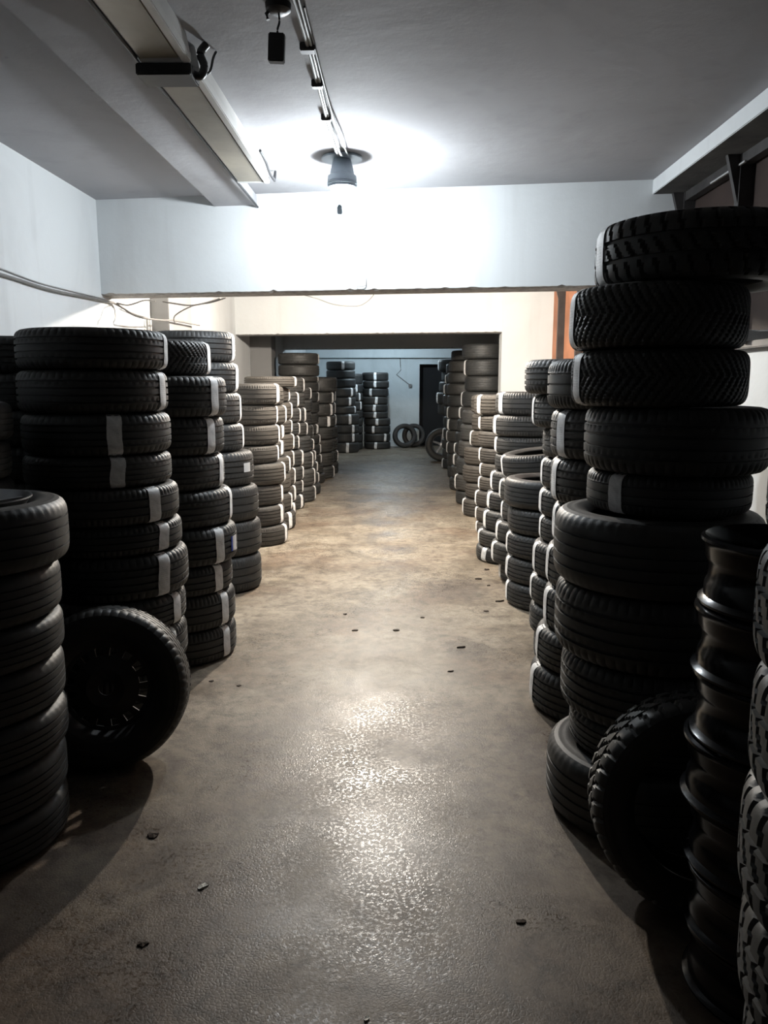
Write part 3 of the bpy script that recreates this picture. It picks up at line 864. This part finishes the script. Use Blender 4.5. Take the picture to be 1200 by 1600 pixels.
# alloy wheel at the far right
t = make_tire('spoked alloy wheel leaning at the far end of the right row', 'wheels with rims', (.88, 16.15, .345), .345, .21, 'E', None, (math.radians(90-6), 0, math.radians(6)), 'spoked_wheel', 'wheel')
make_rim('alloy', t, M['alloy'])
# two loose tires against the back wall
make_tire('tire leaning face on against the back wall by the doorway', 'loose tires at the back wall', (.12, 19.55, .305), .305, .2, 'E', None, (math.radians(90-10), 0, math.radians(10)))
make_tire('tire tucked behind another beside the dark doorway', 'loose tires at the back wall', (.36, 19.80, .300), .30, .18, 'E', None, (math.radians(90-8), 0, math.radians(-8)))

# ------------------------------------------------------------------ bare steel rims stacked on the right
BARE = [(.170, 0), (.198, .002), (.205, .005), (.206, .011), (.199, .016), (.193, .022), (.192, .050), (.186, .062), (.183, .075), (.183, .095), (.187, .108), (.193, .118), (.195, .148), (.199, .157), (.206, .163), (.205, .170), (.196, .174), (.180, .150), (.172, .105), (.172, .07), (.176, .03)]
rim_mesh = MB().lathe(BARE, 56, closed=True).mesh('rim_barrel', M['gloss'], 40)
disc_mesh = MB().lathe([(.030, .120), (.07, .135), (.105, .118), (.165, .095), (.165, .088), (.105, .11), (.07, .127), (.03, .112)], 40, closed=True).mesh('rim_disc', M['gloss'], 40)
for k in range(7):
    pos = 'top one of' if k == 6 else ('bottom one of' if k == 0 else ORD[6-k]+' from top of')
    o = thing('steel_rim', 'black glossy bare steel rim, %s the rim stack at right' % pos, 'wheel rim', 'bare steel rims stacked on the right',
              (.975+random.uniform(-.02, .02)-.004*k, 1.86+random.uniform(-.015, .015), k*.176))
    obj('barrel', rim_mesh, o); d = obj('disc', disc_mesh, o); d.rotation_euler.z = random.uniform(0, 6)

# ------------------------------------------------------------------ ceiling lamps
def make_lamp(i, label, pos, strength, col):
    x, y, zb = pos
    L = thing('ceiling_lamp', label, 'lamp', 'caged ceiling lamps', (x, y, 0))
    obj('backplate', MB().lathe([(0, ZC-.004), (.128, ZC-.004), (.132, ZC-.012), (.128, ZC-.018), (0, ZC-.018)], 40).mesh('backplate', M['lampg'], 40), L)
    h = zb+.078
    prof = [(.0, ZC-.018), (.056, ZC-.018), (.062, ZC-.035), (.076, h+.100), (.078, h+.078), (.092, h+.070), (.094, h+.035), (.094, h+.012), (.086, h), (.080, h), (.078, h+.02), (.0, h+.025)]
    body = obj('housing', MB().lathe(prof, 40).mesh('housing', M['lampg'], 35), L)
    for q in range(3):
        obj('rib', MB().lathe([(.090, h+.014+.009*q), (.097, h+.016+.009*q), (.090, h+.018+.009*q)], 40).mesh('rib', M['lampg'], 40), body)
    obj('socket', MB().lathe([(0, h+.03), (.022, h+.03), (.022, h-.035), (.018, h-.04), (0, h-.04)], 20).mesh('socket', M['tin'], 40), L)
    bm_ = MB().lathe([(0.0, -.052), (.020, -.047), (.036, -.034), (.045, -.012), (.044, .010), (.034, .034), (.022, .052), (.018, .062), (0, .062)], 28)
    bulb = obj('bulb', bm_.mesh('bulb', make_emit('bulb_glow_%d' % i, col, strength), 60), L); bulb.location.z = zb
    for q in range(5):
        a = q*2*PI/5+.5; c, s = math.cos(a), math.sin(a)
        pts = [(.074*c, .074*s, h+.01), (.078*c, .078*s, h-.06), (.076*c, .076*s, zb-.01), (.060*c, .060*s, zb-.055)]
        if i == 0 and q in (2, 4): pts = pts[:2]+[(.086*c, .086*s, h-.10)]
        obj('guard_wire', MB().tube(pts, .0016, 5).mesh('guard_wire', M['cable']), L)
    return L
labs = ['glowing caged ceiling lamp in front of the wide white beam', 'ceiling lamp lighting the middle bay behind the wide beam', 'dim bluish ceiling lamp lighting the back bay']
for i, (p_, s_, c_) in enumerate(LAMPS): make_lamp(i, labs[i], p_, s_, c_)
# small grey tag dangling from the first lamp
tg = thing('hanging_tag', 'small grey tag hanging on wires under the glowing lamp', 'tag', None, (-.385, 5.10, 2.69))
obj('plate', MB().box(-.016, -.006, -.03, .016, .006, .03).mesh('plate', M['lampg'], bevel=.004), tg)
for sx in (-1, 1): obj('wire', MB().tube([(0, 0, .03), (sx*.006, 0, .07), (sx*.014, .012, .118)], .0016, 5).mesh('wire', M['cable']), tg)

# ------------------------------------------------------------------ ceiling cable run, switch box
cr = thing('ceiling_cable_run', 'grey cables clipped along the ceiling to the glowing lamp', 'cable', None, (-.40, 3.0, ZC))
yy = lambda y: y-3.0
obj('cable', MB().tube(spline([(-.01, yy(-2), -.014), (-.005, yy(1), -.014), (-.01, yy(2.6), -.016), (.004, yy(3.4), -.015), (.0, yy(4.2), -.014), (.005, yy(4.9), -.030), (.012, yy(5.10), -.016)]), .009, 8).mesh('cable', M['cable'], 60), cr)
obj('cable', MB().tube(spline([(.012, yy(-2), -.012), (.016, yy(2.6), -.014), (.018, yy(3.6), -.016), (.010, yy(4.4), -.014), (.03, yy(4.9), -.05), (.035, yy(5.12), -.016)]), .006, 8).mesh('cable_white', M['cablew'], 60), cr)
obj('cable', MB().tube(spline([(.03, yy(3.2), -.010), (.032, yy(4.2), -.012), (.06, yy(4.8), -.035), (.07, yy(5.12), -.016)]), .005, 8).mesh('cable_thin', M['cable'], 60), cr)
cl = MB().box(-.030, -.022, -.034, .034, .022, 0).mesh('clip', M['steel'], bevel=.004)
for y in (-.8, .4, 1.6, 2.7, 3.55, 3.95, 4.42):
    o = obj('clip', cl, cr); o.location = (random.uniform(-.006, .006), yy(y), 0); o.scale = (random.uniform(.7, 1.1), random.uniform(.8, 1.3), 1)
pg = thing('hanging_switch_box', 'black box dangling on a cord from the ceiling', 'switch box', None, (-.470, 3.20, ZC))
obj('ceiling_rose', MB().lathe([(0, 0), (.050, 0), (.048, -.022), (.030, -.034), (0, -.034)], 20).mesh('ceiling_rose', M['blackp'], 40), pg)
obj('cord', MB().tube(spline([(0, 0, -.02), (.004, 0, -.06), (-.004, 0, -.09), (-.002, 0, -.115)]), .0045, 6).mesh('cord', M['blackp'], 60), pg)
bx = obj('box', MB().box(-.032, -.018, -.207, .030, .018, -.105).mesh('box', M['blackp'], bevel=.004), pg); bx.rotation_euler = (0, .05, 0)
obj('tab', MB().tube([(-.03, 0, -.02), (-.045, 0, -.035), (-.04, 0, -.055)], .008, 6).mesh('tab', M['blackp']), pg)

# ------------------------------------------------------------------ fluorescent strip lights beside the ceiling beam
def strip_light(label, y0, y1):
    t = thing('strip_light', label, 'strip light', 'unlit fluorescent strip lights', (-.975, y0, 0))
    L = y1-y0; h0, h1 = 2.915, ZC
    b = MB().add([(-.09, 0, h1), (-.105, 0, h0+.03), (.105, 0, h0+.03), (.09, 0, h1), (-.09, L, h1), (-.105, L, h0+.03), (.105, L, h0+.03), (.09, L, h1)],
                 [(0, 1, 2, 3), (7, 6, 5, 4), (0, 4, 5, 1), (1, 5, 6, 2), (2, 6, 7, 3), (3, 7, 4, 0)])
    obj('body', b.mesh('body', M['tin'], bevel=.003), t)
    obj('diffuser', MB().box(-.098, .03, h0, .070, L-.03, h0+.03).mesh('diffuser', M['diff'], bevel=.006), t)
    obj('reflector', MB().box(.072, .0, h0-.006, .108, L, h0+.034).mesh('reflector', M['tin'], bevel=.004), t)
    for yy_ in (0.0, L-.03): obj('end_cap', MB().box(-.104, yy_, h0-.002, .072, yy_+.03, h0+.031).mesh('end_cap', M['tin'], bevel=.003), t)
    return t
strip_light('nearer unlit fluorescent strip light on the ceiling', 1.55, 3.42)
strip_light('farther unlit fluorescent strip light ending by the glowing lamp', 3.56, 5.36)
jb = thing('strap_bracket', 'black bracket hanging where the two strip lights meet', 'bracket', None, (-.975, 3.49, 2.90))
obj('plate', MB().box(-.125, -.075, -.035, .105, .07, .012).mesh('plate', M['blackp'], bevel=.005), jb)
obj('strap', MB().tube(spline([(.09, 0, -.005), (.125, .01, -.012), (.140, .02, .03), (.125, .02, .08), (.15, .03, .12)]), .017, 8).mesh('strap', M['blackp'], 60), jb)
obj('cord', MB().tube(spline([(.10, .03, .0), (.15, .06, .02), (.16, .10, .09), (.17, .12, .125)]), .006, 6).mesh('cord', M['blackp'], 60), jb)
gc = tag(obj('black_cable', MB().tube(spline([(-1.092, -2, 2.925), (-1.092, 1, 2.925), (-1.092, 3.0, 2.925), (-1.092, 5.2, 2.93), (-1.092, 6.2, 2.935)]), .008, 6).mesh('black_cable', M['blackp'], 60)),
         'black cable in the gap between strip lights and ceiling beam', 'cable')
ec = tag(obj('loose_cable', MB().tube(spline([(-.855, 4.95, 3.0), (-.845, 5.1, 2.97), (-.85, 5.25, 2.95), (-.835, 5.35, 2.93), (-.845, 5.42, 2.95), (-.85, 5.5, 3.02)]), .010, 6).mesh('loose_cable', M['blackp'], 60)),
         'black loose cable at the end of the farther strip light', 'cable')

# ------------------------------------------------------------------ cables on the left wall and under the beam
def cable(label, pts, r, m='cable', name='wall_cable'):
    return tag(obj(name, MB().tube(spline(pts), r, 7).mesh(name, M[m], 60)), label, 'cable')
cable('thick grey cable along the white left wall above the stacks', [(-2.385, -2, 2.26), (-2.385, 3.5, 2.25), (-2.385, 4.67, 2.245), (-2.38, 5.34, 2.232), (-2.38, 6.0, 2.25), (-2.37, 6.5, 2.262)], .011)
cable('thin pale cable just above the thick one on the left wall', [(-2.39, 3.5, 2.30), (-2.388, 4.6, 2.285), (-2.388, 5.2, 2.262), (-2.388, 5.9, 2.270), (-2.385, 6.4, 2.28)], .005, 'cablew')
cable('dark cable loop drooping below the left end of the beam', [(-2.37, 6.5, 2.26), (-2.35, 6.62, 2.24), (-2.27, 6.68, 2.18), (-2.18, 6.7, 2.155), (-2.16, 7.1, 2.17), (-2.16, 7.54, 2.20), (-2.15, 8.4, 2.22)], .009)
cable('grey cable arching up from the wall to the beam underside', [(-2.36, 6.55, 2.265), (-2.30, 6.62, 2.255), (-2.24, 6.66, 2.275), (-2.17, 6.68, 2.30), (-2.05, 6.6, 2.285)], .007)
cable('thin cable slanting across the left wall under the beam', [(-2.38, 6.7, 2.24), (-2.375, 7.0, 2.22), (-2.37, 7.5, 2.21)], .005)
cable('cable sagging past the pilaster toward the beam', [(-2.0, 6.62, 2.285), (-1.9, 6.66, 2.27), (-1.78, 6.68, 2.258), (-1.65, 6.66, 2.275), (-1.50, 6.58, 2.305)], .007)
cable('second cable rising past the pilaster to the beam', [(-2.15, 7.5, 2.17), (-1.98, 6.9, 2.19), (-1.78, 6.72, 2.255), (-1.60, 6.66, 2.28), (-1.45, 6.55, 2.305)], .006)
cable('fine wire drooping under the middle of the wide beam', [(-.80, 6.3, 2.305), (-.68, 6.42, 2.285), (-.54, 6.5, 2.245), (-.36, 6.5, 2.232), (-.27, 6.45, 2.262), (-.20, 6.25, 2.305)], .003, 'cablew', 'drooping_wire')
tag(obj('wall_hook', MB().tube(spline([(-.262, 6.035, 2.43), (-.262, 6.025, 2.36), (-.275, 6.02, 2.335), (-.325, 6.02, 2.333), (-.333, 6.02, 2.35)]), .005, 6).mesh('wall_hook', M['cablew'], 60)),
    'small bent wire hook on the face of the wide beam', 'hook')
cd = thing('wall_conduit', 'white upright conduit on the left wall before the pilaster', 'conduit', None, (-2.37, 7.42, 0))
obj('pipe', MB().tube([(0, 0, .0), (0, 0, 2.21)], .018, 10).mesh('pipe', M['cablew'], 60), cd)
obj('pipe', MB().tube([(0, -.06, .0), (0, -.06, 2.20)], .014, 10).mesh('pipe2', M['cablew'], 60), cd)
bk = thing('back_wall_wire', 'bent grey wire with a socket box on the back wall', 'wire', None, (0, YB-.01, 0))
obj('wire', MB().tube([(0, -.0, 2.26), (.01, -.005, 2.05), (.02, 0, 1.95), (-.09, -.004, 1.84), (0.06, 0, 1.72), (.25, 0, 1.58)], .011, 6).mesh('wire', M['cable']), bk)
obj('socket_box', MB().box(.22, -.045, 1.52, .30, .005, 1.60).mesh('socket_box', M['cable'], bevel=.006), bk)

# ------------------------------------------------------------------ scraps on the ledge and on the floor
def scrap(name, label, cat, loc, sx, sy, sz, m, seed, group=None, rz=None):
    rnd = random.Random(seed); n = 9; top = []; bot = []
    for i in range(n):
        a = 2*PI*i/n; k = rnd.uniform(.55, 1.1)
        top.append((sx*k*math.cos(a), sy*k*math.sin(a), sz*rnd.uniform(.4, 1.0))); bot.append((sx*k*math.cos(a), sy*k*math.sin(a), 0))
    vs = top+bot+[(0, 0, sz*rnd.uniform(.5, 1.2)), (0, 0, 0)]
    fs = [(i, (i+1) % n, n+(i+1) % n, n+i)[::-1] for i in range(n)]+[(2*n, i, (i+1) % n) for i in range(n)]+[(2*n+1, n+(i+1) % n, n+i) for i in range(n)]
    o = obj(name, MB().add(vs, fs).mesh(name, M[m])); o.location = loc; o.rotation_euler.z = rnd.uniform(0, 6) if rz is None else rz
    return tag(o, label, cat, group)
scrap('plastic_scrap', 'crumpled pale plastic on the ledge beside the right tower', 'scrap', (2.03, 4.50, 1.84), .08, .16, .07, 'bag', 3)
scrap('plastic_scrap', 'pale bag corner on the ledge farther from the right tower', 'scrap', (2.04, 4.18, 1.84), .06, .12, .12, 'bag', 5)
scrap('paper_scrap', 'grey crumpled rag lying on the dark ledge', 'scrap', (2.05, 4.85, 1.84), .06, .12, .10, 'bag', 8)
deb = [(-.74, 1.97, .018, 'small dark fleck on the floor at lower left'), (-.88, 2.51, .028, 'brown dry leaf on the floor left of the shine'), (.37, 2.09, .016, 'small dark pebble on the floor at lower right'),
       (.74, 5.55, .04, 'thin dark twig beside the right stacks'), (.38, 4.53, .03, 'dark splinter in the middle of the aisle, right'), (.16, 5.14, .02, 'tiny dark chip mid aisle'), (-.02, 4.86, .024, 'dark flat flake near the aisle centre'),
       (-.29, 4.85, .022, 'dark flake on the left half of the aisle'), (-.38, 5.21, .02, 'tiny flake below the lamp'), (.76, 6.55, .03, 'brown scrap beside the striped right stack'), (.66, 6.22, .03, 'curled brown scrap in front of the right stacks'),
       (.72, 6.01, .022, 'small brown crumb near the right stacks'), (-1.02, 3.96, .016, 'black crumb beside the second left stack'), (-.86, 3.90, .014, 'tiny black crumb before the second left stack'), (.29, 4.13, .022, 'thin dark sliver right of the aisle centre'), (.62, 5.3, .02, 'dark crumb by the right row')]
for i, (x, y, s_, lb) in enumerate(deb):
    scrap('floor_scrap', lb, 'debris', (x, y, 0), s_, s_*(.25 if 'twig' in lb or 'sliv' in lb or 'splinter' in lb else .7), s_*.35, 'debris', 20+i, 'scraps lying on the floor', .2)
scrap('paper_scrap', 'small white paper scrap on the lower left floor', 'debris', (-.63, 2.23, 0), .022, .012, .008, 'debrisw', 50, 'scraps lying on the floor')
scrap('paper_scrap', 'tiny shiny white bit at the bottom of the floor', 'debris', (-.08, 1.72, 0), .009, .007, .006, 'debrisw', 51, 'scraps lying on the floor')
